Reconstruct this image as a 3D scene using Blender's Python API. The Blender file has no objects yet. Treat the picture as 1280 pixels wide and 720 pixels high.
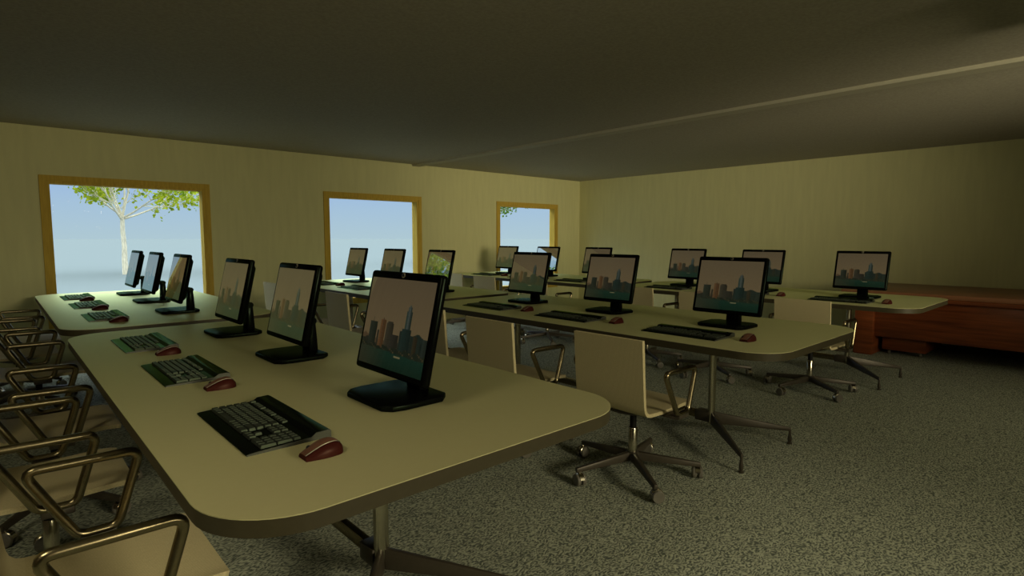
import bpy, bmesh, math, random
from mathutils import Vector, Matrix

U = 0.12                      # metres per survey unit
EYE = 10.65                   # eye height in survey units
sc = bpy.context.scene
COL = sc.collection
PI = math.pi

# ------------------------------------------------------------------ helpers
def link(o):
    COL.objects.link(o)
    return o

class MB:
    """collects simple solids, linked as ONE mesh object"""
    def __init__(s):
        s.bm = bmesh.new()
        s.mi = 0
    def _fin(s, faces):
        for f in faces:
            f.material_index = s.mi
    def poly(s, pts):
        vs = [s.bm.verts.new(p) for p in pts]
        f = s.bm.faces.new(vs)
        s._fin([f])
        return f
    def hexa(s, p, bev=0.0, seg=2):
        """8 points: bottom ring 0-3 (ccw from above), top ring 4-7"""
        vs = [s.bm.verts.new(q) for q in p]
        idx = [(3, 2, 1, 0), (4, 5, 6, 7), (0, 1, 5, 4), (1, 2, 6, 5), (2, 3, 7, 6), (3, 0, 4, 7)]
        fs = [s.bm.faces.new([vs[i] for i in q]) for q in idx]
        s._fin(fs)
        if bev > 0:
            es = set(e for f in fs for e in f.edges)
            r = bmesh.ops.bevel(s.bm, geom=list(es), offset=bev, segments=seg, profile=0.5, affect='EDGES', clamp_overlap=True)
            s._fin(r['faces'])
    def box(s, x0, x1, y0, y1, z0, z1, bev=0.0, seg=2):
        s.hexa([(x0, y0, z0), (x1, y0, z0), (x1, y1, z0), (x0, y1, z0),
                (x0, y0, z1), (x1, y0, z1), (x1, y1, z1), (x0, y1, z1)], bev, seg)
    def rings(s, rings, closed=False, cap=True):
        vr = [[s.bm.verts.new(p) for p in r] for r in rings]
        n = len(vr[0])
        fs = []
        m = len(vr)
        for i in range(m if closed else m - 1):
            a, b = vr[i], vr[(i + 1) % m]
            for k in range(n):
                fs.append(s.bm.faces.new([a[k], a[(k + 1) % n], b[(k + 1) % n], b[k]]))
        if cap and not closed:
            fs.append(s.bm.faces.new(vr[0][::-1]))
            fs.append(s.bm.faces.new(vr[-1]))
        s._fin(fs)
    def tube(s, pts, r, n=10, closed=False):
        pts = [Vector(p) for p in pts]
        m = len(pts)
        rr = r if isinstance(r, (list, tuple)) else [r] * m
        rings = []
        up = None
        for i in range(m):
            if closed:
                t = (pts[(i + 1) % m] - pts[i - 1]).normalized()
            else:
                t = (pts[min(i + 1, m - 1)] - pts[max(i - 1, 0)]).normalized()
            if up is None:
                up = t.orthogonal().normalized()
            up = (up - t * up.dot(t))
            if up.length < 1e-5:
                up = t.orthogonal()
            up.normalize()
            sd = t.cross(up)
            rings.append([pts[i] + (up * math.cos(2 * PI * k / n) + sd * math.sin(2 * PI * k / n)) * rr[i] for k in range(n)])
        s.rings(rings, closed)
    def lathe(s, prof, c=(0, 0, 0), n=20, axis='z'):
        """prof: list of (r, h)"""
        rings = []
        for r, h in prof:
            ring = []
            for k in range(n):
                a = 2 * PI * k / n
                if axis == 'z':
                    ring.append((c[0] + r * math.cos(a), c[1] + r * math.sin(a), c[2] + h))
                elif axis == 'y':
                    ring.append((c[0] + r * math.sin(a), c[1] + h, c[2] + r * math.cos(a)))
                else:
                    ring.append((c[0] + h, c[1] + r * math.cos(a), c[2] + r * math.sin(a)))
            rings.append(ring)
        s.rings(rings)
    def prism(s, pts, z0, z1, bev=0.0, seg=2):
        n = len(pts)
        lo = [s.bm.verts.new((p[0], p[1], z0)) for p in pts]
        hi = [s.bm.verts.new((p[0], p[1], z1)) for p in pts]
        fs = [s.bm.faces.new(lo[::-1]), s.bm.faces.new(hi)]
        for k in range(n):
            fs.append(s.bm.faces.new([lo[k], lo[(k + 1) % n], hi[(k + 1) % n], hi[k]]))
        s._fin(fs)
        if bev > 0:
            es = list(fs[1].edges) + list(fs[0].edges)
            r = bmesh.ops.bevel(s.bm, geom=es, offset=bev, segments=seg, profile=0.5, affect='EDGES', clamp_overlap=True)
            s._fin(r['faces'])
    def xform(s, M):
        bmesh.ops.transform(s.bm, matrix=M, verts=s.bm.verts)
    def build(s, name, mats, parent=None, smooth=35, loc=None):
        bmesh.ops.recalc_face_normals(s.bm, faces=s.bm.faces)
        me = bpy.data.meshes.new(name)
        s.bm.to_mesh(me)
        s.bm.free()
        for m in (mats if isinstance(mats, (list, tuple)) else [mats]):
            me.materials.append(m)
        if smooth:
            me.polygons.foreach_set('use_smooth', [True] * len(me.polygons))
            me.set_sharp_from_angle(angle=math.radians(smooth))
        o = link(bpy.data.objects.new(name, me))
        if parent is not None:
            o.parent = parent
        if loc:
            o.location = loc
        return o

def tag(o, label=None, cat=None, group=None, kind=None):
    if label: o['label'] = label
    if cat: o['category'] = cat
    if group: o['group'] = group
    if kind: o['kind'] = kind
    return o

def empty(name, loc=(0, 0, 0), rz=0.0):
    o = link(bpy.data.objects.new(name, None))
    o.location = loc
    o.rotation_euler = (0, 0, rz)
    o.empty_display_size = 0.1
    return o

def kids(o):
    return [c for c in bpy.data.objects if c.parent == o]

def copy_tree(o, parent=None):
    c = o.copy()
    COL.objects.link(c)
    c.parent = parent
    for ch in kids(o):
        copy_tree(ch, c)
    return c

def S(x, y, z):
    """survey units (relative to the eye) -> metres"""
    return Vector((x * U, y * U, (z + EYE) * U))

# ------------------------------------------------------------------ materials
def mat(name):
    m = bpy.data.materials.new(name)
    m.use_nodes = True
    nt = m.node_tree
    nt.nodes.clear()
    out = nt.nodes.new('ShaderNodeOutputMaterial')
    return m, nt, out

def N(nt, typ, **kw):
    n = nt.nodes.new(typ)
    for k, v in kw.items():
        if k in n.inputs:
            n.inputs[k].default_value = v
        else:
            setattr(n, k, v)
    return n

def plain(name, col, rough=0.5, metal=0.0, spec=0.5, var=0.08, scale=40.0, bump=0.0, stretch=None):
    """principled with a gentle noise in colour and, if asked, in the normal"""
    m, nt, out = mat(name)
    b = N(nt, 'ShaderNodeBsdfPrincipled', Roughness=rough, Metallic=metal)
    b.inputs['Specular IOR Level'].default_value = spec
    tc = N(nt, 'ShaderNodeTexCoord')
    src = tc.outputs['Object']
    if stretch:
        mp = N(nt, 'ShaderNodeMapping')
        mp.inputs['Scale'].default_value = stretch
        nt.links.new(src, mp.inputs['Vector'])
        src = mp.outputs['Vector']
    no = N(nt, 'ShaderNodeTexNoise', Scale=scale, Detail=3.0)
    nt.links.new(src, no.inputs['Vector'])
    rp = N(nt, 'ShaderNodeValToRGB')
    rp.color_ramp.elements[0].position = 0.3
    rp.color_ramp.elements[1].position = 0.7
    rp.color_ramp.elements[0].color = (*[c * (1 - var) for c in col], 1)
    rp.color_ramp.elements[1].color = (*[min(1, c * (1 + var)) for c in col], 1)
    nt.links.new(no.outputs['Fac'], rp.inputs['Fac'])
    nt.links.new(rp.outputs['Color'], b.inputs['Base Color'])
    if bump:
        bp = N(nt, 'ShaderNodeBump', Strength=bump, Distance=0.002)
        nt.links.new(no.outputs['Fac'], bp.inputs['Height'])
        nt.links.new(bp.outputs['Normal'], b.inputs['Normal'])
    nt.links.new(b.outputs['BSDF'], out.inputs['Surface'])
    return m

M = {}
M['wall'] = plain('wallpaper', (0.575, 0.56, 0.30), 0.75, spec=0.2, var=0.04, scale=3.0, bump=0.0, stretch=(6, 6, 0.7))
M['wall_dimmed'] = plain('darkened_wall', (0.10, 0.08, 0.055), 0.7, spec=0.2, var=0.15, scale=4.0, stretch=(5, 5, 0.5))  # unseen left wall made dark to weaken its reflection in the screens
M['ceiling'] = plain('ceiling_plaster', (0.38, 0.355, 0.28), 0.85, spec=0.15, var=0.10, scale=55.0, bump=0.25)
M['batten'] = plain('batten_paint', (0.44, 0.42, 0.32), 0.7, spec=0.15, var=0.03)
M['frame'] = plain('varnished_pine', (0.50, 0.345, 0.065), 0.7, spec=0.03, var=0.12, scale=6.0, stretch=(9, 9, 0.8))
def laminate():
    m, nt, out = mat('cream_laminate')
    tc = N(nt, 'ShaderNodeTexCoord')
    no = N(nt, 'ShaderNodeTexNoise', Scale=60.0, Detail=2.0)
    nt.links.new(tc.outputs['Object'], no.inputs['Vector'])
    rp = N(nt, 'ShaderNodeValToRGB')
    rp.color_ramp.elements[0].color = (0.435, 0.405, 0.22, 1)
    rp.color_ramp.elements[1].color = (0.455, 0.425, 0.235, 1)
    nt.links.new(no.outputs['Fac'], rp.inputs['Fac'])
    d = N(nt, 'ShaderNodeBsdfDiffuse')
    nt.links.new(rp.outputs['Color'], d.inputs['Color'])
    g = N(nt, 'ShaderNodeBsdfGlossy', Roughness=0.48)
    g.inputs['Color'].default_value = (0.80, 0.88, 0.47, 1)      # tinted lacquer
    fr = N(nt, 'ShaderNodeFresnel', IOR=1.65)
    mx = N(nt, 'ShaderNodeMixShader')
    nt.links.new(fr.outputs[0], mx.inputs['Fac'])
    nt.links.new(d.outputs[0], mx.inputs[1])
    nt.links.new(g.outputs[0], mx.inputs[2])
    nt.links.new(mx.outputs[0], out.inputs['Surface'])
    return m
M['laminate'] = laminate()
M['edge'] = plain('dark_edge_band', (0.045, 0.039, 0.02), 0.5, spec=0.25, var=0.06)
M['chrome'] = plain('brushed_chrome', (0.52, 0.49, 0.38), 0.22, metal=1.0, var=0.05, scale=90)
M['tube'] = plain('satin_steel_tube', (0.26, 0.22, 0.13), 0.26, metal=1.0, var=0.08, scale=90)
M['darkmetal'] = plain('bronze_grey_metal', (0.065, 0.055, 0.038), 0.45, metal=0.3, var=0.08)
M['black'] = plain('black_plastic', (0.005, 0.005, 0.005), 0.32, spec=0.15, var=0.1)
def lacquer(name, col, tint, rough, ior=1.45):
    """diffuse plastic under a tinted clear coat"""
    m, nt, out = mat(name)
    tc = N(nt, 'ShaderNodeTexCoord')
    no = N(nt, 'ShaderNodeTexNoise', Scale=50.0, Detail=2.0)
    nt.links.new(tc.outputs['Object'], no.inputs['Vector'])
    rp = N(nt, 'ShaderNodeValToRGB')
    rp.color_ramp.elements[0].color = (*[c * .92 for c in col], 1)
    rp.color_ramp.elements[1].color = (*[c * 1.08 for c in col], 1)
    nt.links.new(no.outputs['Fac'], rp.inputs['Fac'])
    d = N(nt, 'ShaderNodeBsdfDiffuse')
    nt.links.new(rp.outputs['Color'], d.inputs['Color'])
    g = N(nt, 'ShaderNodeBsdfGlossy', Roughness=rough)
    g.inputs['Color'].default_value = (*tint, 1)
    fr = N(nt, 'ShaderNodeFresnel', IOR=ior)
    mx = N(nt, 'ShaderNodeMixShader')
    nt.links.new(fr.outputs[0], mx.inputs['Fac'])
    nt.links.new(d.outputs[0], mx.inputs[1])
    nt.links.new(g.outputs[0], mx.inputs[2])
    nt.links.new(mx.outputs[0], out.inputs['Surface'])
    return m
M['black'] = lacquer('black_plastic', (0.0025, 0.0025, 0.0025), (0.10, 0.15, 0.10), 0.25)
M['mattblack'] = plain('matt_black_plastic', (0.006, 0.006, 0.006), 0.5, spec=0.2, var=0.1)
M['kbcase'] = lacquer('black_keyboard_case', (0.004, 0.004, 0.004), (0.15, 0.24, 0.09), 0.18)
M['kbrim'] = plain('grey_keyboard_rim', (0.04, 0.043, 0.037), 0.4, var=0.05)
M['key'] = lacquer('dark_grey_key', (0.036, 0.040, 0.034), (0.20, 0.27, 0.16), 0.35)
M['wheel'] = plain('grey_caster_wheel', (0.16, 0.15, 0.12), 0.4, var=0.1)
M['mousetop'] = lacquer('rose_mouse_shell', (0.15, 0.07, 0.045), (0.5, 0.42, 0.32), 0.3)
M['mouseside'] = lacquer('dark_red_mouse_side', (0.040, 0.009, 0.007), (0.22, 0.14, 0.11), 0.35)
M['silver'] = plain('silver_rim', (0.20, 0.18, 0.14), 0.5, metal=1.0, var=0.03)
M['bark'] = plain('pale_bark', (0.62, 0.55, 0.40), 0.9, var=0.25, scale=8, stretch=(4, 4, 0.8), bump=0.3)
M['ground'] = plain('pale_paving', (0.150, 0.178, 0.183), 1.0, spec=0.0, var=0.0, scale=0.4)
M['badge'] = plain('pale_badge', (0.22, 0.20, 0.14), 0.4, var=0.03)

def fabric(name, c0, c1):
    m, nt, out = mat(name)
    b = N(nt, 'ShaderNodeBsdfPrincipled', Roughness=0.65)
    b.inputs['Specular IOR Level'].default_value = 0.25
    tc = N(nt, 'ShaderNodeTexCoord')
    w1 = N(nt, 'ShaderNodeTexWave', Scale=55.0, Distortion=1.5, Detail=2.0, wave_type='BANDS', bands_direction='Y')
    w1.inputs['Detail Scale'].default_value = 3.0
    no = N(nt, 'ShaderNodeTexNoise', Scale=320.0, Detail=2.0)
    nt.links.new(tc.outputs['Object'], w1.inputs['Vector'])
    nt.links.new(tc.outputs['Object'], no.inputs['Vector'])
    mx = N(nt, 'ShaderNodeMath', operation='ADD')
    m2 = N(nt, 'ShaderNodeMath', operation='MULTIPLY')
    m2.inputs[1].default_value = 0.5
    nt.links.new(w1.outputs['Fac'], mx.inputs[0])
    nt.links.new(no.outputs['Fac'], mx.inputs[1])
    nt.links.new(mx.outputs[0], m2.inputs[0])
    rp = N(nt, 'ShaderNodeValToRGB')
    rp.color_ramp.elements[0].position = 0.2
    rp.color_ramp.elements[1].position = 0.8
    rp.color_ramp.elements[0].color = (*c0, 1)
    rp.color_ramp.elements[1].color = (*c1, 1)
    nt.links.new(m2.outputs[0], rp.inputs['Fac'])
    nt.links.new(rp.outputs['Color'], b.inputs['Base Color'])
    bp = N(nt, 'ShaderNodeBump', Strength=0.2, Distance=0.001)
    nt.links.new(m2.outputs[0], bp.inputs['Height'])
    nt.links.new(bp.outputs['Normal'], b.inputs['Normal'])
    nt.links.new(b.outputs['BSDF'], out.inputs['Surface'])
    return m
M['fabric'] = fabric('cream_woven_cover', (0.43, 0.375, 0.21), (0.65, 0.565, 0.33))

def carpet():
    m, nt, out = mat('looped_carpet')
    b = N(nt, 'ShaderNodeBsdfPrincipled', Roughness=0.95)
    b.inputs['Specular IOR Level'].default_value = 0.1
    tc = N(nt, 'ShaderNodeTexCoord')
    n0 = N(nt, 'ShaderNodeTexNoise', Scale=14.0, Detail=2.0)
    nt.links.new(tc.outputs['Object'], n0.inputs['Vector'])
    mixv = N(nt, 'ShaderNodeMix', data_type='VECTOR')
    mixv.inputs[0].default_value = 0.045
    nt.links.new(tc.outputs['Object'], mixv.inputs[4])
    nt.links.new(n0.outputs['Color'], mixv.inputs[5])
    mp = N(nt, 'ShaderNodeMapping')
    mp.inputs['Rotation'].default_value = (0, 0, 0.55)
    mp.inputs['Scale'].default_value = (1.0, 1.9, 1.0)
    nt.links.new(mixv.outputs[1], mp.inputs['Vector'])
    n1 = N(nt, 'ShaderNodeTexNoise', Scale=84.0, Detail=0.6, Roughness=0.4)
    nt.links.new(mp.outputs['Vector'], n1.inputs['Vector'])
    rp = N(nt, 'ShaderNodeValToRGB')
    rp.color_ramp.elements[0].position = 0.36
    rp.color_ramp.elements[1].position = 0.62
    rp.color_ramp.elements[0].color = (0.13, 0.15, 0.125, 1)
    rp.color_ramp.elements[1].color = (0.50, 0.535, 0.41, 1)
    nt.links.new(n1.outputs['Fac'], rp.inputs['Fac'])
    nt.links.new(rp.outputs['Color'], b.inputs['Base Color'])
    bp = N(nt, 'ShaderNodeBump', Strength=0.6, Distance=0.006)
    nt.links.new(n1.outputs['Fac'], bp.inputs['Height'])
    nt.links.new(bp.outputs['Normal'], b.inputs['Normal'])
    nt.links.new(b.outputs['BSDF'], out.inputs['Surface'])
    return m
M['carpet'] = carpet()

def wood(name, c0, c1, rough=0.3):
    m, nt, out = mat(name)
    b = N(nt, 'ShaderNodeBsdfPrincipled', Roughness=rough)
    tc = N(nt, 'ShaderNodeTexCoord')
    mp = N(nt, 'ShaderNodeMapping')
    mp.inputs['Scale'].default_value = (1.0, 0.35, 6.0)
    nt.links.new(tc.outputs['Object'], mp.inputs['Vector'])
    no = N(nt, 'ShaderNodeTexNoise', Scale=5.0, Detail=6.0, Roughness=0.6)
    nt.links.new(mp.outputs['Vector'], no.inputs['Vector'])
    n2 = N(nt, 'ShaderNodeTexNoise', Scale=60.0, Detail=3.0)
    nt.links.new(tc.outputs['Object'], n2.inputs['Vector'])
    rp = N(nt, 'ShaderNodeValToRGB')
    rp.color_ramp.elements[0].position = 0.3
    rp.color_ramp.elements[1].position = 0.7
    rp.color_ramp.elements[0].color = (*c0, 1)
    rp.color_ramp.elements[1].color = (*c1, 1)
    nt.links.new(no.outputs['Fac'], rp.inputs['Fac'])
    nt.links.new(rp.outputs['Color'], b.inputs['Base Color'])
    bp = N(nt, 'ShaderNodeBump', Strength=0.15, Distance=0.002)
    nt.links.new(n2.outputs['Fac'], bp.inputs['Height'])
    nt.links.new(bp.outputs['Normal'], b.inputs['Normal'])
    nt.links.new(b.outputs['BSDF'], out.inputs['Surface'])
    return m
M['mahogany'] = wood('mahogany_veneer', (0.10, 0.025, 0.008), (0.26, 0.07, 0.02))
M['mahogany_top'] = wood('mahogany_top_veneer', (0.20, 0.085, 0.04), (0.30, 0.13, 0.06), 0.4)

def glass():
    m, nt, out = mat('window_glass')
    t = N(nt, 'ShaderNodeBsdfTransparent')
    t.inputs['Color'].default_value = (0.985, 0.99, 0.985, 1)
    g = N(nt, 'ShaderNodeBsdfGlossy', Roughness=0.0)
    fr = N(nt, 'ShaderNodeFresnel', IOR=1.012)
    mx = N(nt, 'ShaderNodeMixShader')
    nt.links.new(fr.outputs[0], mx.inputs['Fac'])
    nt.links.new(t.outputs[0], mx.inputs[1])
    nt.links.new(g.outputs[0], mx.inputs[2])
    nt.links.new(mx.outputs[0], out.inputs['Surface'])
    return m
M['glass'] = glass()

def screen_mat():
    m, nt, out = mat('glossy_screen_picture')
    at = N(nt, 'ShaderNodeAttribute', attribute_name='picture')
    e = N(nt, 'ShaderNodeEmission', Strength=0.88)
    nt.links.new(at.outputs['Color'], e.inputs['Color'])
    g = N(nt, 'ShaderNodeBsdfGlossy', Roughness=0.015)
    lw = N(nt, 'ShaderNodeLayerWeight', Blend=0.5)
    mr = N(nt, 'ShaderNodeMapRange')
    mr.inputs['To Min'].default_value = 0.16
    mr.inputs['To Max'].default_value = 0.48
    nt.links.new(lw.outputs['Facing'], mr.inputs['Value'])
    vm = N(nt, 'ShaderNodeVectorMath', operation='SCALE')
    vm.inputs[0].default_value = (0.84, 1.0, 0.95)               # cool tint of the gloss
    nt.links.new(mr.outputs['Result'], vm.inputs['Scale'])
    nt.links.new(vm.outputs['Vector'], g.inputs['Color'])
    a = N(nt, 'ShaderNodeAddShader')
    nt.links.new(e.outputs[0], a.inputs[0])
    nt.links.new(g.outputs[0], a.inputs[1])
    nt.links.new(a.outputs[0], out.inputs['Surface'])
    return m
M['screen'] = screen_mat()

def leaf_mat(name, c0, c1):
    m, nt, out = mat(name)
    tc = N(nt, 'ShaderNodeTexCoord')
    no = N(nt, 'ShaderNodeTexNoise', Scale=4.0, Detail=3.0)
    nt.links.new(tc.outputs['Object'], no.inputs['Vector'])
    rp = N(nt, 'ShaderNodeValToRGB')
    rp.color_ramp.elements[0].position = 0.35
    rp.color_ramp.elements[1].position = 0.65
    rp.color_ramp.elements[0].color = (*c0, 1)
    rp.color_ramp.elements[1].color = (*c1, 1)
    nt.links.new(no.outputs['Fac'], rp.inputs['Fac'])
    d = N(nt, 'ShaderNodeBsdfDiffuse')
    t = N(nt, 'ShaderNodeBsdfTranslucent')
    nt.links.new(rp.outputs['Color'], d.inputs['Color'])
    nt.links.new(rp.outputs['Color'], t.inputs['Color'])
    mx = N(nt, 'ShaderNodeMixShader', Fac=0.4)
    nt.links.new(d.outputs[0], mx.inputs[1])
    nt.links.new(t.outputs[0], mx.inputs[2])
    nt.links.new(mx.outputs[0], out.inputs['Surface'])
    return m
M['leaf'] = leaf_mat('spring_leaf', (0.16, 0.25, 0.015), (0.52, 0.55, 0.04))
M['leaf_shaded'] = leaf_mat('shaded_leaf', (0.05, 0.14, 0.015), (0.20, 0.30, 0.03))  # darkened leaf copy, shade on the second tree put into the colour

def fill_mat(strength):
    m, nt, out = mat('warm_fill_diffuser')
    e = N(nt, 'ShaderNodeEmission', Strength=strength)
    e.inputs['Color'].default_value = (1.0, 0.88, 0.58, 1)
    nt.links.new(e.outputs[0], out.inputs['Surface'])
    return m

# ------------------------------------------------------------------ the room
WY, RX, CZ = 61.0, 70.55, 9.15          # window wall, right wall, ceiling (survey units)
LX, NY = -16.0, -34.0                   # left wall, near wall
WT = 1.0                                # reveal depth
wins = [(3.13, 15.90), (27.40, 40.20), (52.75, 65.30)]
WTOP, WBOT, FW = 5.22, -7.55, 0.68      # outer frame top, bottom, face width

def ubox(mb, x0, x1, y0, y1, z0, z1, bev=0.0):
    a, b = S(x0, y0, z0), S(x1, y1, z1)
    mb.box(a.x, b.x, a.y, b.y, a.z, b.z, bev)

mb = MB(); ubox(mb, LX, RX, NY, WY + 0.5, -EYE - 0.8, -EYE)
tag(mb.build('floor', M['carpet'], smooth=0), kind='structure')
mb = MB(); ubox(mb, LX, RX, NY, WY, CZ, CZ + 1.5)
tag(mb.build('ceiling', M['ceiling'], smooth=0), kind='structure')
mb = MB(); ubox(mb, RX, RX + 1.5, NY, WY + WT, -EYE, CZ + 1.5)
tag(mb.build('wall_right', M['wall'], smooth=0), kind='structure')
mb = MB(); ubox(mb, LX - 1.5, LX, NY, WY + WT, -EYE, CZ + 1.5)
tag(mb.build('wall_left', M['wall_dimmed'], smooth=0), kind='structure')
# walls with window holes: one mesh each (opening = outer frame less a lip)
ov = 0.35
def holed_wall(name, y0, y1, x_start, x_end, holes):
    mb = MB()
    xs = x_start
    for a, b in holes:
        ubox(mb, xs, a + ov, y0, y1, -EYE, CZ + 1.5)
        ubox(mb, a + ov, b - ov, y0, y1, -EYE, WBOT + ov)
        ubox(mb, a + ov, b - ov, y0, y1, WTOP - ov, CZ + 1.5)
        xs = b - ov
    ubox(mb, xs, x_end, y0, y1, -EYE, CZ + 1.5)
    tag(mb.build(name, M['wall'], smooth=0), kind='structure')
holed_wall('wall_window', WY, WY + WT, LX, RX, wins)
near_wins = []
holed_wall('wall_near', NY - WT, NY, LX - 1.5, RX + 1.5, near_wins)
# ceiling batten
mb = MB(); ubox(mb, 38.97, 40.06, NY, WY, CZ - 0.22, CZ, 0.0)
tag(mb.build('trim_1', M['batten'], smooth=0), kind='structure')

def frame_ring(mb, x0, x1, z0, z1, t, y0, y1):
    # ring of four mitred bars
    o = [(x0, z0), (x1, z0), (x1, z1), (x0, z1)]
    n = [(x0 + t, z0 + t), (x1 - t, z0 + t), (x1 - t, z1 - t), (x0 + t, z1 - t)]
    for k in range(4):
        p, q = o[k], o[(k + 1) % 4]
        r, s_ = n[(k + 1) % 4], n[k]
        mb.hexa([S(p[0], y0, p[1]), S(q[0], y0, q[1]), S(r[0], y0, r[1]), S(s_[0], y0, s_[1]),
                 S(p[0], y1, p[1]), S(q[0], y1, q[1]), S(r[0], y1, r[1]), S(s_[0], y1, s_[1])])
def window(idx, a, b, y, out):
    """y: inner wall face; out: +1 or -1, the outward direction"""
    w = empty('window_%d' % idx, S((a + b) / 2, y, WBOT))
    tag(w, kind='structure')
    inv = Matrix.Translation(-w.location)
    mb = MB()
    frame_ring(mb, a, b, WBOT, WTOP, FW * 0.62, y - 0.16 * out, y + 0.02 * out)           # architrave
    frame_ring(mb, a + FW * 0.55, b - FW * 0.55, WBOT + FW * 0.55, WTOP - FW * 0.55, FW * 0.45, y - 0.08 * out, y + (WT + .02) * out)   # reveal lining
    mb.xform(inv)
    mb.build('window_frame', M['frame'], w, smooth=0)
    mb = MB()
    y0, y1 = sorted((y + (WT - 0.22) * out, y + (WT - 0.16) * out))
    ubox(mb, a + FW, b - FW, y0, y1, WBOT + FW, WTOP - FW)
    mb.xform(inv)
    mb.build('glass_pane', M['glass'], w, smooth=0)
for i, (a, b) in enumerate(wins):
    window(i + 1, a, b, WY, 1)
for i, (a, b) in enumerate(near_wins):
    window(i + 4, a, b, NY, -1)

# ------------------------------------------------------------------ table
TX0, TX1, TYN, TYF, TR = -6.30, 4.10, 8.84, 33.05, 1.66
TTOP = 6.18                                           # height of the top above floor
def rrect(x0, x1, y0, y1, r, n=12):
    pts = []
    for cx, cy, a0 in ((x1 - r, y0 + r, -PI / 2), (x1 - r, y1 - r, 0), (x0 + r, y1 - r, PI / 2), (x0 + r, y0 + r, PI)):
        for k in range(n + 1):
            a = a0 + PI / 2 * k / n
            pts.append(((cx + r * math.cos(a)) * U, (cy + r * math.sin(a)) * U))
    return pts

def make_table():
    cx, cy = (TX0 + TX1) / 2, (TYN + TYF) / 2
    root = empty('conference_table')
    hx, hy = (TX1 - TX0) / 2, (TYF - TYN) / 2
    mb = MB(); mb.prism(rrect(-hx, hx, -hy, hy, TR), (TTOP - 0.02) * U, TTOP * U, 0.001)
    mb.build('tabletop', M['laminate'], root)
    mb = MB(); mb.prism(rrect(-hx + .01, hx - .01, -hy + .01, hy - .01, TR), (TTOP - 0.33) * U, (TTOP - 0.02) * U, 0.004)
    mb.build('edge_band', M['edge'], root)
    px = -0.60 - cx
    zt = TTOP - 0.33
    for sgn in (-1, 1):
        py = 14.35 - cy if sgn < 0 else 29.25 - cy
        mb = MB()
        # fluted oval column: two joined tubes
        ring = []
        n = 28
        for k in range(n):
            a = 2 * PI * k / n
            r = 0.20 + 0.035 * math.cos(2 * a)
            ring.append((r * math.cos(a), r * 0.95 * math.sin(a)))
        mb.rings([[((px + x) * U, (py + y) * U, z * U) for x, y in ring] for z in (1.02, zt - 0.08)])
        co = mb.build('column', M['chrome'], root)
        mb = MB()
        mb.box((px - 1.6) * U, (px + 1.6) * U, (py - 0.35) * U, (py + 0.35) * U, (zt - 0.12) * U, zt * U, 0.004)
        mb.build('mounting_plate', M['darkmetal'], root)
        mb = MB()
        mb.box((px - .30) * U, (px + .30) * U, (py - .1 + (0.1 if sgn < 0 else -.7)) * U, (py + .1 + (.7 if sgn < 0 else -.1)) * U, 1.08 * U, 1.62 * U, 0.006)
        mb.build('hub', M['darkmetal'], root)
        for sx in (-1, 1):
            # flat tapered leg
            d = Vector((sx * 2.70, sgn * 2.95, 0))
            L = d.length
            d.normalize()
            s_ = Vector((-d.y, d.x, 0))
            def pt(r, w, z):
                q = Vector((px, py, 0)) + d * r + s_ * w
                return (q.x * U, q.y * U, z * U)
            mb = MB()
            mb.hexa([pt(0.12, -.13, 1.0), pt(L + .04, -.075, .68), pt(L + .04, .075, .68), pt(0.12, .13, 1.0),
                     pt(0.12, -.10, 1.62), pt(L + .04, -.06, .88), pt(L + .04, .06, .88), pt(0.12, .10, 1.62)], 0.005)
            lg = mb.build('leg', M['darkmetal'], root)
            q = Vector((px, py, 0)) + d * L
            mb = MB()
            mb.lathe([(.055, .74), (.075, .45), (.11, .30), (.10, .16), (.075, .12), (.12, .08), (.12, .0)][::-1] if False else
                     [(0.12 * U, 0), (0.12 * U, .08 * U), (0.07 * U, .12 * U), (0.10 * U, .18 * U), (0.105 * U, .32 * U), (.07 * U, .5 * U), (.06 * U, .76 * U)],
                     (q.x * U, q.y * U, 0), 14)
            mb.build('foot', M['darkmetal'], lg)
    mb = MB()
    mb.box((px - .12) * U, (px + .12) * U, (14.35 - cy + .5) * U, (29.25 - cy - .5) * U, 1.14 * U, 1.56 * U, 0.005)
    mb.build('stretcher', M['tube'], root)
    return root

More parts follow.
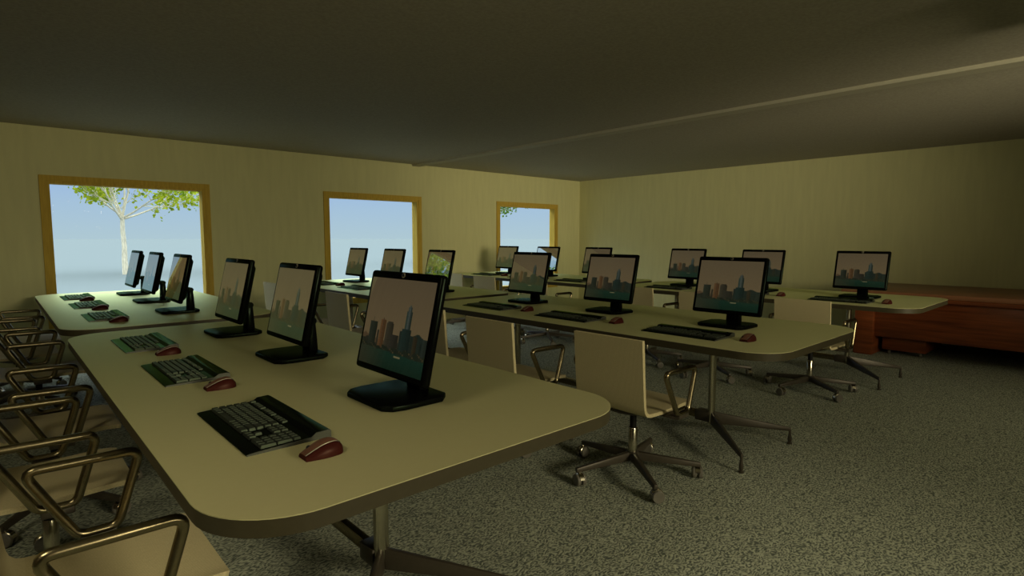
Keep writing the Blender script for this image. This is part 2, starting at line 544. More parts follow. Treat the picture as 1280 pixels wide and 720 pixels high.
# ------------------------------------------------------------------ chair
def make_chair():
    root = empty('swivel_chair')
    hw = 1.80
    th = 0.15
    # side profile (x, z), centre line of the shell
    back = [(-1.95, 6.57), (-1.90, 5.9), (-1.84, 5.0), (-1.77, 4.2), (-1.72, 3.75), (-1.66, 3.56), (-1.53, 3.43), (-1.35, 3.38)]
    seat = [(-1.35, 3.38), (-0.9, 3.355), (-0.3, 3.33), (0.4, 3.335), (1.0, 3.36), (1.5, 3.38), (1.80, 3.36), (1.95, 3.32)]
    def sheet(path, name, nx=7, taper=None):
        mb = MB()
        rings = []
        m = len(path)
        for i, (x, z) in enumerate(path):
            a = Vector(path[max(i - 1, 0)])
            b = Vector(path[min(i + 1, m - 1)])
            t = (b - a).normalized()
            nrm = Vector((-t.y, t.x))
            w = hw if not taper else hw - taper(i)
            top, bot = [], []
            for k in range(nx):
                y = -w + 2 * w * k / (nx - 1)
                top.append(((x + nrm.x * th / 2) * U, y * U, (z + nrm.y * th / 2) * U))
                bot.append(((x - nrm.x * th / 2) * U, y * U, (z - nrm.y * th / 2) * U))
            rings.append(top + bot[::-1])
        mb.rings(rings)
        return mb.build(name, M['fabric'], root, smooth=40)
    sheet(back, 'backrest')
    sheet(seat, 'seat', taper=lambda i: {7: 0.05}.get(i, 0))
    # dark under-seat dish
    mb = MB()
    rings = []
    for r, z in ((1.28, 3.26), (1.24, 3.16), (0.95, 3.02), (0.55, 2.88), (0.22, 2.80)):
        rings.append([(r * 1.12 * U * math.cos(2 * PI * k / 28), r * 1.05 * U * math.sin(2 * PI * k / 28), z * U) for k in range(28)])
    mb.rings(rings)
    mb.build('seat_pan', M['darkmetal'], root)
    mb = MB()
    mb.lathe([(.15 * U, 1.95 * U), (.15 * U, 2.86 * U)], n=16)
    mb.build('gas_lift', M['mattblack'], root)
    mb = MB()
    mb.lathe([(.20 * U, .95 * U), (.20 * U, 2.15 * U), (.18 * U, 2.18 * U)], n=20)
    mb.build('column', M['chrome'], root)
    mb = MB()
    mb.lathe([(.20 * U, .66 * U), (.30 * U, .72 * U), (.30 * U, 1.02 * U), (.24 * U, 1.08 * U)], n=20)
    mb.build('hub', M['darkmetal'], root)
    for k in range(5):
        a = PI / 2 + 2 * PI * k / 5
        d = Vector((math.cos(a), math.sin(a), 0)); s_ = Vector((-d.y, d.x, 0))
        L = 2.86
        def pt(r, w, z):
            q = d * r + s_ * w
            return (q.x * U, q.y * U, z * U)
        mb = MB()
        mb.hexa([pt(.22, -.16, .68), pt(L + .1, -.10, .56), pt(L + .1, .10, .56), pt(.22, .16, .68),
                 pt(.22, -.12, 1.06), pt(L + .1, -.08, .76), pt(L + .1, .08, .76), pt(.22, .12, 1.06)], 0.004)
        lg = mb.build('leg', M['darkmetal'], root)
        # twin-wheel caster, trailing a little to one side
        c = d * (L - .02) + s_ * 0.10
        ax = d
        mb = MB()
        for off in (-.13, .13):
            cc = c + ax * off
            rr = []
            for r, h in ((.14, -.085), (.24, -.085), (.265, -.05), (.265, .05), (.24, .085), (.14, .085)):
                rr.append([((cc + ax * h + s_ * (r * math.cos(t)) + Vector((0, 0, 1)) * (r * math.sin(t) + .265)) * U)[:] for t in [2 * PI * j / 16 for j in range(16)]])
            mb.rings(rr)
        ca = mb.build('caster', M['wheel'], lg)
        mb = MB()
        rr = []
        for h in (-.15, -.10, .10, .15):
            r0 = .285 if abs(h) < .12 else .22
            ring = []
            for j in range(9):
                t = PI * (0.05 + 0.9 * j / 8)
                ring.append(((c + ax * h + s_ * (r0 * math.cos(t)) + Vector((0, 0, 1)) * (r0 * math.sin(t) + .275)) * U)[:])
            for j in range(8, -1, -1):
                t = PI * (0.05 + 0.9 * j / 8)
                r1 = r0 - .03
                ring.append(((c + ax * h + s_ * (r1 * math.cos(t)) + Vector((0, 0, 1)) * (r1 * math.sin(t) + .275)) * U)[:])
            rr.append(ring)
        mb.rings(rr)
        st = c + Vector((0, 0, .0))
        mb.tube([(st * U + Vector((0, 0, .53 * U)))[:], (st * U + Vector((0, 0, .60 * U)))[:]], .06 * U, 8)
        mb.build('fork', M['chrome'], lg)
    # trapezoid arm loops
    for sy in (-1, 1):
        y = sy * 2.40
        cor = [(-1.28, 5.22), (1.06, 5.19), (0.50, 3.36), (-0.32, 3.36)]
        pts = []
        rad = (.32, .30, .22, .22)
        n = len(cor)
        for i in range(n):
            p0, p1, p2 = Vector(cor[i - 1]), Vector(cor[i]), Vector(cor[(i + 1) % n])
            d0 = (p0 - p1).normalized(); d2 = (p2 - p1).normalized()
            A = p1 + d0 * rad[i]; B = p1 + d2 * rad[i]
            for j in range(7):
                t = j / 6
                q = A * (1 - t) ** 2 + p1 * 2 * t * (1 - t) + B * t ** 2
                pts.append((q.x * U, y * U, q.y * U))
        mb = MB()
        mb.tube(pts, .115 * U, 12, closed=True)
        ar = mb.build('armrest', M['tube'], root, smooth=60)
        mb = MB()
        mb.box(-.28 * U, .46 * U, min(sy * 1.2, sy * 2.42) * U, max(sy * 1.2, sy * 2.42) * U, 3.10 * U, 3.24 * U, 0.004)
        mb.box(-.28 * U, .46 * U, min(sy * 2.30, sy * 2.50) * U, max(sy * 2.30, sy * 2.50) * U, 3.14 * U, 3.34 * U, 0.004)
        mb.build('bracket', M['darkmetal'], ar)
    return root

# ------------------------------------------------------------------ monitor
def lerp(a, b, t):
    t = max(0, min(1, t))
    return tuple(x + (y - x) * t for x, y in zip(a, b))

def picture(u, v):
    """evening city skyline over water, u left-right, v bottom-top; linear colour"""
    c = lerp((0.090, 0.064, 0.031), (0.068, 0.050, 0.027), (v - .3) / .7)
    # hills
    ridge = 0.30 + 0.05 * math.exp(-((u - .05) / .07) ** 2) + (0.14 * math.exp(-((u - .86) / .16) ** 2))
    ridge += 0.006 * math.sin(u * 60)
    if v < ridge:
        c = lerp((0.050, 0.032, 0.016), (0.008, 0.013, 0.010), (u - .3) / .4)
    B = [(.10, .22, .490, (0.0099, 0.0124, 0.0081)), (.145, .155, .535, (0.0124, 0.0136, 0.0087)), (.235, .265, .40, (0.0186, 0.0149, 0.0093)),
         (.27, .355, .525, (0.0527, 0.0260, 0.0099)), (.305, .315, .55, (0.0434, 0.0248, 0.0124)), (.37, .485, .500, (0.0186, 0.0161, 0.0099)), (.385, .47, .515, (0.0186, 0.0161, 0.0099)),
         (.44, .58, .385, (0.0136, 0.0124, 0.0087)), (.59, .66, .44, (0.0074, 0.0112, 0.0081)), (.655, .735, .66, (0.0087, 0.0174, 0.0136)), (.668, .722, .71, (0.0186, 0.0260, 0.0211)),
         (.682, .708, .735, (0.0310, 0.0372, 0.0310)), (.62, .76, .47, (0.0062, 0.0124, 0.0099)), (.76, .79, .41, (0.0074, 0.0112, 0.0081)), (.80, .865, .415, (0.0161, 0.0124, 0.0062)),
         (.88, .93, .36, (0.0074, 0.0112, 0.0081)), (.94, 1.0, .40, (0.0099, 0.0136, 0.0099)), (0, .05, .29, (0.0099, 0.0124, 0.0074)), (.05, .10, .31, (0.0124, 0.0124, 0.0081))]
    for a, b, h, col in B:
        if a <= u <= b and v < h:
            k = (u - a) / (b - a)
            w = 0.82 + 0.36 * ((int(v * 90) % 2) * 0.5 + (int(u * 130) % 2) * 0.5)
            lit = 1.35 - 0.7 * k
            c = tuple(x * w * lit for x in col)
    low = 0.235 + 0.012 * math.sin(u * 37) + 0.008 * math.sin(u * 91)
    if v < low:
        c = (0.007, 0.010, 0.006)
        if (int(u * 75) * 7 + int(v * 70) * 3) % 11 == 0:
            c = (0.05, 0.036, 0.016)
    sh = 0.205 - 0.035 * u
    if v < sh:
        t = v / sh
        c = lerp((0.0025, 0.011, 0.006), (0.004, 0.018, 0.011), t)
        wv = 0.85 + 0.3 * (0.5 + 0.5 * math.sin(v * 260 + 4 * math.sin(u * 23)))
        warm = max(0, 1 - u / .45) * 0.55
        c = lerp(c, (0.030, 0.023, 0.012), warm)
        c = tuple(x * wv for x in c)
    if abs(v - .155) < .010 and .56 < u < .66:
        c = (0.10, 0.085, 0.04)
    return c

def make_monitor():
    root = empty('computer_monitor')
    # origin: under the emblem, on the table
    hw, H, T = 1.84, 2.95, 0.46
    tilt = math.atan2(0.65, 2.85)
    Mx = Matrix.Translation(Vector((-0.66, 0, 0.66)) * U) @ Matrix.Rotation(tilt, 4, 'Y')
    # local frame of the panel: y across, z up, -x towards the user
    mb = MB()
    mb.box(0, 0.24 * U, -hw * U, hw * U, 0, H * U, 0.012, 3)
    b0, b1 = 0.20, 0.34
    mb.hexa([(b0 * U, -(hw - .12) * U, .12 * U), (.44 * U, -(hw - .42) * U, .34 * U), (.44 * U, (hw - .42) * U, .34 * U), (b0 * U, (hw - .12) * U, .12 * U),
             (b0 * U, -(hw - .12) * U, (H - .12) * U), (.44 * U, -(hw - .42) * U, (H - .34) * U), (.44 * U, (hw - .42) * U, (H - .34) * U), (b0 * U, (hw - .12) * U, (H - .12) * U)], 0.006)
    mb.xform(Mx)
    panel = mb.build('panel', M['black'], root)
    # screen picture: a fine grid with a painted colour attribute
    nx, nz = 132, 104
    y0, y1, z0, z1 = hw - .17, -(hw - .17), .19, H - .22
    verts, faces, cols = [], [], []
    for j in range(nz + 1):
        for i in range(nx + 1):
            u, v = i / nx, j / nz
            p = Mx @ Vector((-0.004 * U, (y0 + (y1 - y0) * u) * U, (z0 + (z1 - z0) * v) * U))
            verts.append(p)
    for j in range(nz):
        for i in range(nx):
            a = j * (nx + 1) + i
            faces.append((a, a + 1, a + nx + 2, a + nx + 1))
            c = picture((i + .5) / nx, (j + .5) / nz)
            cols.append(c)
    me = bpy.data.meshes.new('screen')
    me.from_pydata(verts, [], faces)
    at = me.color_attributes.new('picture', 'FLOAT_COLOR', 'CORNER')
    flat = []
    for c in cols:
        flat += [c[0], c[1], c[2], 1.0] * 4
    at.data.foreach_set('color', flat)
    me.materials.append(M['screen'])
    scn = link(bpy.data.objects.new('screen', me))
    scn.parent = panel
    scn['label'] = 'glossy screen showing a city skyline over green water'
    # round emblem badge with two letters
    mb = MB()
    mb.lathe([(.075 * U, 0), (.075 * U, -.02 * U), (.065 * U, -.024 * U)], (0, 0, 0), 20, 'x')
    mb.mi = 1
    def bar(y_a, z_a, y_b, z_b, w=.011):
        a = Vector((0, y_a, z_a)); b = Vector((0, y_b, z_b)); t = (b - a).normalized()
        s_ = Vector((0, -t.z, t.y)) * w
        q = [a - s_, b - s_, b + s_, a + s_]
        mb.hexa([(-.024 * U, p.y * U, p.z * U) for p in q] + [(-.032 * U, p.y * U, p.z * U) for p in q])
    bar(.032, -.03, .022, .055); bar(.028, .012, .004, .012); bar(.004, .012, .010, -.03)
    bar(-.012, -.055, -.002, .022); bar(-.002, .022, -.032, .022); bar(-.032, .022, -.036, -.02); bar(-.036, -.02, -.008, -.02)
    mb.xform(Mx @ Matrix.Translation(Vector((0, 0, (H - .105) * U))))
    mb.build('emblem', [M['badge'], M['mattblack']], panel)
    # stand column with hinge
    mb = MB()
    mb.hexa([(.20 * U, -.36 * U, .16 * U), (.56 * U, -.36 * U, .16 * U), (.56 * U, .36 * U, .16 * U), (.20 * U, .36 * U, .16 * U),
             (.26 * U, -.33 * U, 1.30 * U), (.50 * U, -.33 * U, 1.30 * U), (.50 * U, .33 * U, 1.30 * U), (.26 * U, .33 * U, 1.30 * U)], 0.006)
    mb.lathe([(.14 * U, -.36 * U), (.14 * U, .36 * U)], (.38 * U, 0, 1.32 * U), 16, 'y')
    mb.box(-.16 * U, .38 * U, -.30 * U, .30 * U, 1.20 * U, 1.44 * U, 0.004)
    mb.build('stand_column', M['black'], root)
    # base plate with rounded corners
    mb = MB()
    x0, x1, y0, y1 = -1.36, .66, -1.27, 1.27
    c = .30
    pl = [(x0 + .2, y0 + .08), (x0 + .55, y0), (x1 - c, y0), (x1, y0 + c), (x1, y1 - c), (x1 - c, y1), (x0 + .55, y1), (x0 + .2, y1 - .08), (x0, y1 - .32), (x0, y0 + .32)]
    mb.prism([(p[0] * U, p[1] * U) for p in pl], 0, .17 * U, 0.006, 3)
    mb.build('stand_base', M['black'], root)
    return root

# ------------------------------------------------------------------ keyboard and mouse
def key_layout():
    """(x0, x1, y0, y1) of every key; x from the user edge, y from the user's left (+) to right (-)"""
    ks = []
    W_, D_ = 3.80, 1.80
    kx0 = .30                      # palm rest depth
    rh = .176
    left = W_ / 2 - .06
    def row(r, start, widths, gap=.0):
        y = start
        x0 = kx0 + r * rh
        for w in widths:
            ks.append((x0 + .008, x0 + rh - .008, y - w + .007, y - .007))
            y -= w
        return y
    k = .159
    row(0, left, [k * 1.25, k * 1.1, k * 1.25, k * 5.9, k * 1.25, k * 1.1, k * 1.1, k * 2.05])
    row(1, left, [k * 2.2] + [k] * 10 + [k * 2.8])
    row(2, left, [k * 1.75] + [k] * 11 + [k * 2.25])
    row(3, left, [k * 1.5] + [k] * 12 + [k * 1.5])
    row(4, left, [k] * 13 + [k * 2])
    y = left
    for g in ([1.0], [1.0] * 4, [1.0] * 4, [1.0] * 4):
        for w in g:
            ks.append((kx0 + 5.35 * rh, kx0 + 6.2 * rh, y - k * w + .008, y - .008))
            y -= k * w
        y -= .10
    nav = left - k * 15 - .09
    row(0, nav, [k, k, k])
    ks.append((kx0 + rh + .008, kx0 + 2 * rh - .008, nav - 2 * k + .007, nav - k - .007))
    row(3, nav, [k, k, k]); row(4, nav, [k, k, k])
    pad = nav - k * 3 - .09
    row(0, pad, [k * 2, k]); row(1, pad, [k] * 3); row(2, pad, [k] * 3); row(3, pad, [k] * 3); row(4, pad, [k] * 4)
    ks.append((kx0 + .008, kx0 + 2 * rh - .008, pad - 4 * k + .007, pad - 3 * k - .007))
    ks.append((kx0 + 2 * rh + .008, kx0 + 4 * rh - .008, pad - 4 * k + .007, pad - 3 * k - .007))
    return ks

def kb_top(x):
    return .10 + .045 * x / 1.8      # height of the deck along the depth

def make_keyboard(fine):
    root = empty('keyboard')
    W_, D_ = 3.80, 1.82
    mb = MB()
    # section along x, extruded across y
    sec = [(0, 0), (D_, 0), (D_, .15), (D_ - .06, .18), (D_ - .34, .17), (D_ - .46, .085), (.38, .06), (.06, .045), (0, .03)]
    rings = []
    for y in (-W_ / 2, W_ / 2):
        rings.append([((x - D_ / 2) * U, y * U, z * U) for x, z in sec])
    mb.rings(rings)
    mb.build('case', M['kbcase'], root, smooth=30)
    for sy in (-1, 1):
        mb = MB()
        rr = []
        for y in (sy * W_ / 2, sy * (W_ / 2 + .025)):
            rr.append([((x - D_ / 2) * U, y * U, z * U * .97) for x, z in sec])
        mb.rings(rr)
        mb.build('side_rim', M['kbrim'], root, smooth=30)
    ks = key_layout()
    def cap(mb, k):
        x0, x1, y0, y1 = k
        z = .05
        t = .125
        ins = .018
        x0 -= D_ / 2; x1 -= D_ / 2
        mb.hexa([(x0 * U, y0 * U, z * U), (x1 * U, y0 * U, z * U), (x1 * U, y1 * U, z * U), (x0 * U, y1 * U, z * U),
                 ((x0 + ins) * U, (y0 + ins) * U, t * U), ((x1 - ins) * U, (y0 + ins) * U, t * U), ((x1 - ins) * U, (y1 - ins) * U, t * U), ((x0 + ins) * U, (y1 - ins) * U, t * U)])
    if fine:
        for k in ks[:100]:
            mb = MB(); cap(mb, k)
            mb.build('key', M['key'], root, smooth=0)
        if len(ks) > 100:
            mb = MB()
            for k in ks[100:]: cap(mb, k)
            tag(mb.build('keys', M['key'], root, smooth=0), kind='stuff')
    else:
        mb = MB()
        for k in ks: cap(mb, k)
        tag(mb.build('keys', M['key'], root, smooth=0), kind='stuff')
    return root

def make_mouse():
    root = empty('computer_mouse')
    # low nose towards -x, hump towards +x
    L, Wd = .84, .56
    n, m = 22, 15
    def hgt(x):      # x 0..1 from nose to tail
        return .06 + .24 * math.sin(PI * min(1, .06 + .66 * x)) ** 1.2 * (1 if x < .72 else max(.0, 1 - ((x - .72) / .30) ** 2.4 * .75))
    def wid(x):
        return Wd / 2 * (0.60 + 0.40 * math.sin(PI * min(1, x * .75 + .08))) * (1 if x < .8 else math.sqrt(max(.05, 1 - ((x - .8) / .215) ** 2)))
    def sect(x, lo, hi, grow=0.0):
        w, h = wid(x), hgt(x)
        ring = []
        for k in range(m):
            a = lo + (hi - lo) * k / (m - 1)
            yy = math.copysign(abs(math.cos(a)) ** .75, math.cos(a)) * (w + grow)
            zz = abs(math.sin(a)) ** .8 * (h + grow)
            ring.append(((x - .5) * L * U, yy * U, zz * U))
        return ring
    def shell(lo, hi, grow, name, mt, x0=0.0, x1=1.0):
        mb = MB()
        rr = []
        for i in range(n + 1):
            x = x0 + (x1 - x0) * i / n
            rr.append(sect(x, lo, hi, grow))
        # close to the inside along the table
        full = []
        for i, r in enumerate(rr):
            x = x0 + (x1 - x0) * i / n
            full.append(r + [((x - .5) * L * U, 0, 0.0)])
        mb.rings(full)
        return mb.build(name, mt, root, smooth=50)
    shell(0, PI, 0, 'body', M['mouseside'])
    shell(PI * .36, PI * .93, .012, 'top_shell', M['mousetop'], .015, .90)
    # silver line where top shell meets the side
    mb = MB()
    pts = []
    for i in range(n + 1):
        x = .02 + .88 * i / n
        q = Vector(sect(x, PI * .645, PI * .645 + .001, .014)[0])
        q.y = -q.y
        pts.append(Vector(sect(x, PI * .355, PI * .356, .012)[0]))
    # the seam runs on the -y side in the photograph
    mb.tube([(p.x, p.y, p.z) for p in pts], .013 * U, 6)
    mb.build('silver_seam', M['silver'], root)
    mb = MB()
    q = Vector(sect(.22, PI * .62, PI * .621, .0)[0])
    mb.lathe([(.055 * U, -.02 * U), (.055 * U, .02 * U)], (q.x, q.y, q.z - .015 * U), 12, 'y')
    mb.build('scroll_wheel', M['mattblack'], root)
    # mirror so that the seam and red flank face the user's right (-y)
    for c in kids(root):
        for v in c.data.vertices:
            v.co.y = -v.co.y
        c.data.flip_normals()
    return root

# ------------------------------------------------------------------ layout
ROWX = (8.52, 27.955, 48.90)
ROWY = (0.0, 0.071, 0.131)
TABL = 25.60
MY = (13.788, 21.367, 28.494)
KY = (13.94, 21.34, 28.15)
MSY = (11.12, 18.25, 25.05)
CHY = (14.70, 21.72, 28.10)
CHX = (0.0, -0.65, -0.10)
RN = ('left', 'middle', 'right')
rowword = ('left table row', 'middle table row', 'right table row by the wall')
tabword = ('nearer', 'window-side')
slotword = ('nearest seat', 'second seat', 'third seat')

mon_label = {
    (0, 0, 0): 'largest black monitor, front of the left row, skyline on its screen',
    (0, 0, 1): 'black monitor just behind the largest one on the nearest table, skyline picture',
    (0, 0, 2): 'black monitor third from the front on the nearest table, seen obliquely before bare wall',
    (0, 1, 0): 'black monitor of the left window-side table, half sky half brown skyline on its screen',
    (0, 1, 1): 'black monitor before the left window, pale sky mirrored, between two others',
    (0, 1, 2): 'farthest black monitor before the left window, its pale screen beside the tree trunk',
    (1, 0, 0): 'large black monitor at the near end of the middle row, rounded table corner beside it',
    (1, 0, 1): 'black monitor in the centre of the nearer table of the middle row',
    (1, 0, 2): 'black monitor third from the near end of the middle row, before the right window',
    (1, 1, 0): 'black monitor with a tree and sky mirrored on its screen',
    (1, 1, 1): 'black monitor before the right edge of the middle window, partly behind the largest monitor',
    (1, 1, 2): 'farthest monitor of the middle row, standing clear before the middle window',
    (2, 0, 0): 'black monitor nearest the brown desk, at the near end of the right row',
    (2, 0, 1): 'right-row monitor half hidden by the large near-end middle-row monitor, at its right',
    (2, 0, 2): 'black monitor of the right row before bare wall, left of the large middle-row monitor',
    (2, 1, 0): 'black monitor right of the room corner, mostly hidden behind a middle-row monitor',
    (2, 1, 1): 'black monitor with blue sky mirrored, at the right window\'s right edge',
    (2, 1, 2): 'farthest black monitor of the right row, before the left part of the right window',
}
def place_of(t, s):
    return ('%s on the %s table of the %s row' % (('nearest', 'middle one', 'farthest')[s], ('nearer', 'window-side')[t], '%s'))

tables, first = [], {}
proto_table = make_table(); proto_chair = make_chair(); proto_mon = make_monitor()
proto_kb_fine = make_keyboard(True); proto_kb = make_keyboard(False); proto_mouse = make_mouse()
used = set()
def take(p):
    if p.name in used:
        return copy_tree(p)
    used.add(p.name)
    return p
table_label = {
    (0, 0): 'large cream table nearest the camera, rounded corners, three keyboards on it',
    (0, 1): 'cream table at the left window, end to end with the nearest table',
    (1, 0): 'cream table in the middle of the room, nearer one of the middle row',
    (1, 1): 'cream table standing before the middle window, window-side one of the middle row',
    (2, 0): 'cream table beside the brown wooden desk, nearer one of the right row',
    (2, 1): 'cream table in the far corner before the right window',
}
adj = ('nearest', 'middle', 'farthest')
tw = {(0, 0): 'the nearest table', (0, 1): 'the left window table', (1, 0): 'the nearer middle-row table', (1, 1): 'the table before the middle window',
      (2, 0): 'the table beside the brown desk', (2, 1): 'the far corner table'}
for r in range(3):
    for t in range(2):
        x0, y0 = ROWX[r], ROWY[r] + TABL * t
        tb = take(proto_table)
        tb.location = S(x0 + (TX0 + TX1) / 2, y0 + (TYN + TYF) / 2, -EYE)
        tag(tb, table_label[(r, t)], 'table', 'cream conference tables in three rows')
        for s in range(3):
            m = take(proto_mon)
            m.location = S(x0, MY[s] + y0, -EYE + TTOP)
            tag(m, mon_label[(r, t, s)], 'monitor', 'black monitors on the tables')
            k = take(proto_kb_fine if (r == 0 and t == 0) else proto_kb)
            k.location = S(x0 - 4.0, KY[s] + y0, -EYE + TTOP)
            kl = 'black keyboard on %s, %s of its three' % (tw[(r, t)], adj[s])
            tag(k, kl, 'keyboard', 'keyboards on the tables')
            mo = take(proto_mouse)
            mo.location = S(x0 - 3.70, MSY[s] + y0, -EYE + TTOP)
            tag(mo, 'dark red mouse on %s, beside its %s keyboard' % (tw[(r, t)], adj[s]), 'mouse', 'red mice on the tables')
            c = take(proto_chair)
            c.location = S(x0 - 7.05 + CHX[s], CHY[s] + y0, -EYE)
            tag(c, 'cream swivel chair at %s, %s of its three' % (tw[(r, t)], adj[s]), 'chair', 'swivel chairs along the tables')

# ------------------------------------------------------------------ desk by the right wall
dk = empty('wooden_desk', S(64.5, 8.0, -EYE))
tag(dk, 'dark reddish brown wooden desk against the right wall', 'desk')
inv = Matrix.Translation(-dk.location)
def dpart(name, mt, fn, parent=None):
    mb = MB(); fn(mb); mb.xform(inv)
    return mb.build(name, mt, parent or dk)
DT = -4.70
dpart('desktop', M['mahogany_top'], lambda mb: ubox(mb, 58.55, 70.4, -4.0, 18.35, DT - .42, DT, 0.012))
dpart('desktop_edge', M['mahogany'], lambda mb: ubox(mb, 58.68, 70.3, -3.9, 18.2, DT - .75, DT - .42, 0.0))
dpart('side_panel', M['mahogany'], lambda mb: ubox(mb, 58.94, 69.6, 15.66, 17.2, -EYE, DT - .75, 0.01))
dpart('side_panel', M['mahogany'], lambda mb: ubox(mb, 58.94, 69.6, -3.6, -2.1, -EYE, DT - .75, 0.01))
dpart('modesty_panel', M['mahogany'], lambda mb: ubox(mb, 59.4, 59.9, -2.1, 15.66, -8.92, DT - .75, 0.006))
pd = dpart('pedestal', M['mahogany'], lambda mb: ubox(mb, 60.6, 66.5, 11.9, 15.3, -10.25, DT - .75, 0.01))
for cx in (61.2, 65.8):
    for cy in (12.4, 14.8):
        mb = MB()
        q = S(cx, cy, -EYE)
        mb.lathe([(.20 * U, -.1 * U), (.22 * U, -.06 * U), (.22 * U, .06 * U), (.20 * U, .1 * U)], (q.x, q.y, q.z + .22 * U), 14, 'y')
        mb.box(q.x - .1 * U, q.x + .1 * U, q.y - .14 * U, q.y + .14 * U, q.z + .30 * U, q.z + .42 * U)
        mb.xform(inv)
        mb.build('caster', M['wheel'], pd)

# ------------------------------------------------------------------ outside
mb = MB(); mb.box(-900, 900, (WY + WT + .1) * U, 1600, -0.6, -0.02)
tag(mb.build('ground', M['ground'], smooth=0), kind='structure')

def make_tree(seed, loc, leafmat, label, rz=0.0):
    rng = random.Random(seed)
    root = empty('tree', loc, rz)
    tag(root, label, 'tree')
    wood_ = MB()
    FORK = 2.05
    wood_.tube([(0, 0, -.05), (.012, .01, .5), (-.012, 0, 1.0), (.015, 0, 1.55), (.0, 0, FORK + .05)], [.10, .088, .078, .072, .066], 10)
    spots = []
    def branch(p, d, L, r, lev):
        n = 6
        pts = [p.copy()]
        q = p.copy(); dd = d.copy()
        for i in range(n):
            dd = (dd + Vector((rng.uniform(-.16, .16), rng.uniform(-.16, .16), rng.uniform(-.06, .12)))).normalized()
            q = q + dd * (L / n)
            pts.append(q.copy())
            if lev < 2 and i >= 1:
                for _ in range(2 if lev == 0 else 1):
                    sd = (dd + Vector((rng.uniform(-1, 1), rng.uniform(-1, 1), rng.uniform(-.45, .7))) * .95).normalized()
                    branch(q, sd, L * rng.uniform(.32, .5), r * .5 * (1 - .08 * i), lev + 1)
            if lev >= 1 and i >= 2:
                spots.append((q.copy(), lev))
        spots.append((q.copy(), lev))
        wood_.tube([v[:] for v in pts], [max(.006, r * (1 - .8 * i / n)) for i in range(n + 1)], 6)
    nb = 9
    for i in range(nb):
        a = 2 * PI * (i + rng.uniform(-.25, .25)) / nb
        el = rng.uniform(.30, .95)
        if i % 3 == 2: el = 1.25
        d = Vector((math.cos(a) * math.cos(el), math.sin(a) * math.cos(el), math.sin(el)))
        branch(Vector((0, 0, FORK - .05 + rng.uniform(-.15, .1))), d, rng.uniform(2.5, 3.3), .036, 0)
    wood_.build('trunk', M['bark'], root)
    lf = MB()
    for p, lev in spots:
        if rng.random() < .50: continue
        for _ in range(rng.randint(3, 6)):
            c = p + Vector((rng.gauss(0, .13), rng.gauss(0, .13), rng.gauss(-.03, .11)))
            L = rng.uniform(.09, .17)
            d = Vector((rng.uniform(-1, 1), rng.uniform(-1, 1), rng.uniform(-1, .35))).normalized()
            s_ = d.cross(Vector((rng.uniform(-1, 1), rng.uniform(-1, 1), rng.uniform(-1, 1)))).normalized()
            nn = d.cross(s_)
            w = L * .38
            a = c; b = c + d * L
            mdl = c + d * L * .45
            v = [lf.bm.verts.new(z) for z in (a, mdl + s_ * w + nn * w * .3, b, mdl - s_ * w + nn * w * .3, mdl + d * L * .25 + s_ * w * .8 + nn * w * .2, mdl + d * L * .25 - s_ * w * .8 + nn * w * .2)]
            lf.bm.faces.new([v[0], v[1], v[4], v[2]])
            lf.bm.faces.new([v[0], v[2], v[5], v[3]])
    me = bpy.data.meshes.new('foliage')
    lf.bm.to_mesh(me); lf.bm.free()
    me.materials.append(leafmat)
    o = link(bpy.data.objects.new('foliage', me))
    o.parent = root
    return root
make_tree(11, (3.52, 24.6, 0), M['leaf'], 'young pale-trunked tree with bright yellow-green leaves outside the left window', 0.3 + PI)
make_tree(5, (18.75, 23.2, 0), M['leaf_shaded'], 'tree whose shaded green leaf tips show in the right window', 1.1)

t3 = make_tree(23, (-8.1, 22.2, 0), M['leaf'], 'leafy tree outside, mirrored in a screen of the middle row', 0.7)
t3.scale = (1.25, 1.25, 1.25)

# ------------------------------------------------------------------ light
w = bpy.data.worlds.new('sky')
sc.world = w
w.use_nodes = True
nt = w.node_tree
nt.nodes.clear()
out = nt.nodes.new('ShaderNodeOutputWorld')
bg = nt.nodes.new('ShaderNodeBackground')
tc = nt.nodes.new('ShaderNodeTexCoord')
sp = nt.nodes.new('ShaderNodeSeparateXYZ')
rp = nt.nodes.new('ShaderNodeValToRGB')
rp.color_ramp.elements[0].position = 0.0
rp.color_ramp.elements[0].color = (0.435, 0.59, 0.67, 1)
rp.color_ramp.elements[1].position = 0.10
rp.color_ramp.elements[1].color = (0.32, 0.48, 0.78, 1)
e = rp.color_ramp.elements.new(0.05); e.color = (0.385, 0.548, 0.72, 1)
e = rp.color_ramp.elements.new(0.5); e.color = (0.50, 0.56, 0.58, 1)
nt.links.new(tc.outputs['Generated'], sp.inputs[0])
nt.links.new(sp.outputs['Z'], rp.inputs['Fac'])
nt.links.new(rp.outputs['Color'], bg.inputs['Color'])
# upper sky boosted above the windows' view to help light the room
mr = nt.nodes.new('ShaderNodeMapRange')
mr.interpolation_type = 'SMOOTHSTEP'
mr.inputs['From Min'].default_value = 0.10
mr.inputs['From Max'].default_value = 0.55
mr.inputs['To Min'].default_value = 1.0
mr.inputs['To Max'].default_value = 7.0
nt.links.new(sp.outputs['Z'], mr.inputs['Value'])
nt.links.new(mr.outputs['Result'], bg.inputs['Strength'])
nt.links.new(bg.outputs[0], out.inputs['Surface'])

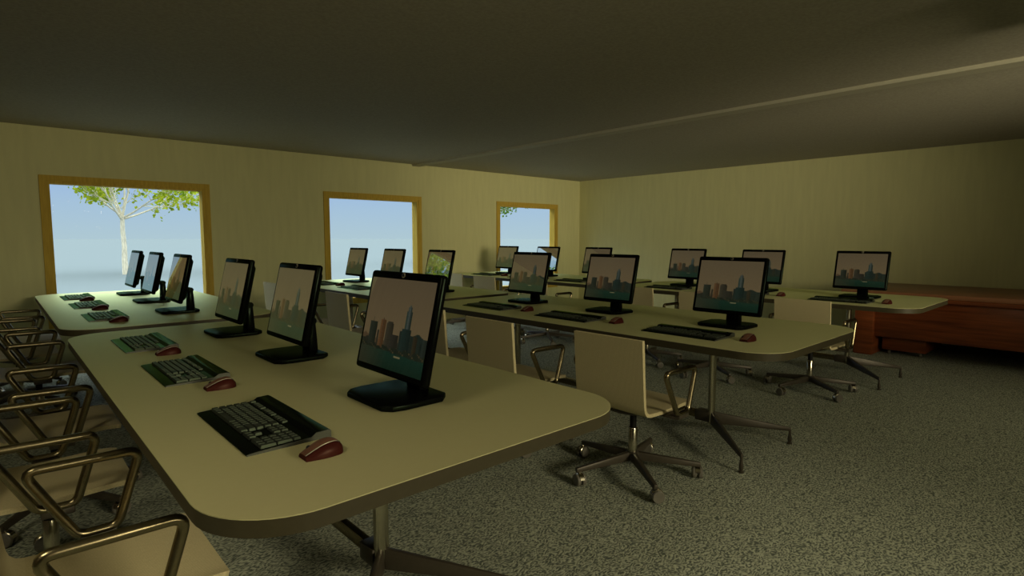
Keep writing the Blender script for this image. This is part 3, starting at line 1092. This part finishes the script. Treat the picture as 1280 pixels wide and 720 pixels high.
def add_fill_light(x, y, strength, size=5.0):  # fill panels added out of view to brighten seats and tables
    r = empty('fill_light', S(x, y, CZ))
    tag(r, 'added square fill light at the ceiling out of view, warm diffuser', 'fill light', 'added fill lights')
    h = size / 2 * U
    mb = MB()
    mb.box(-h, h, -h, h, -.05, -.012, 0.004)
    mb.build('diffuser', fill_mat(strength), r)
    mb = MB()
    for a in ((-h - .03, h + .03, -h - .03, -h), (-h - .03, h + .03, h, h + .03), (-h - .03, -h, -h, h), (h, h + .03, -h, h)):
        mb.box(*a, -.055, 0.0)
    mb.box(-h, h, -h, h, -.012, 0)
    mb.build('housing', M['batten'], r)
for lx, ly, ls in ((-8.0, 8.0, 16.0), (30.0, 0.5, 3.5), (46.0, -2.0, 2.5)):
    add_fill_light(lx, ly, ls)

def spot(name, loc, target, power, ang, blend, col=(1.0, 0.88, 0.58), rad=0.12):
    l = bpy.data.lights.new(name, 'SPOT')
    l.energy = power; l.spot_size = math.radians(ang); l.spot_blend = blend; l.color = col; l.shadow_soft_size = rad
    o = link(bpy.data.objects.new(name, l))
    o.location = loc
    o.rotation_euler = (Vector(target) - Vector(loc)).to_track_quat('-Z', 'Y').to_euler()
spot('fill_spot', S(31, -31, 7.5), S(68, 59, 12), 2900, 49, 1.0, rad=1.3)  # unseen spot added to brighten the walls at the far corner
spot('fill_spot', S(15, -31, 8.0), S(4, 44, -4), 1050, 74, 1.0, rad=0.8)  # second unseen spot, added for the floor, tables and left part

# ------------------------------------------------------------------ camera
cam = bpy.data.cameras.new('camera')
cam.sensor_width = 36.0
cam.lens = 709.55 / 1280 * 36.0
cam.clip_start = 0.02; cam.clip_end = 3000
co = link(bpy.data.objects.new('camera', cam))
co.location = (0, 0, EYE * U)
co.rotation_euler = (math.radians(90 - 4.984), math.radians(0.0), math.radians(-42.422))
sc.camera = co

vs = sc.view_settings
vs.view_transform = 'Standard'
vs.look = 'None'
vs.exposure = 0.0
vs.gamma = 1.0
vs.use_curve_mapping = False
sc.cycles.max_bounces = 10
sc.cycles.diffuse_bounces = 6
sc.cycles.use_denoising = True
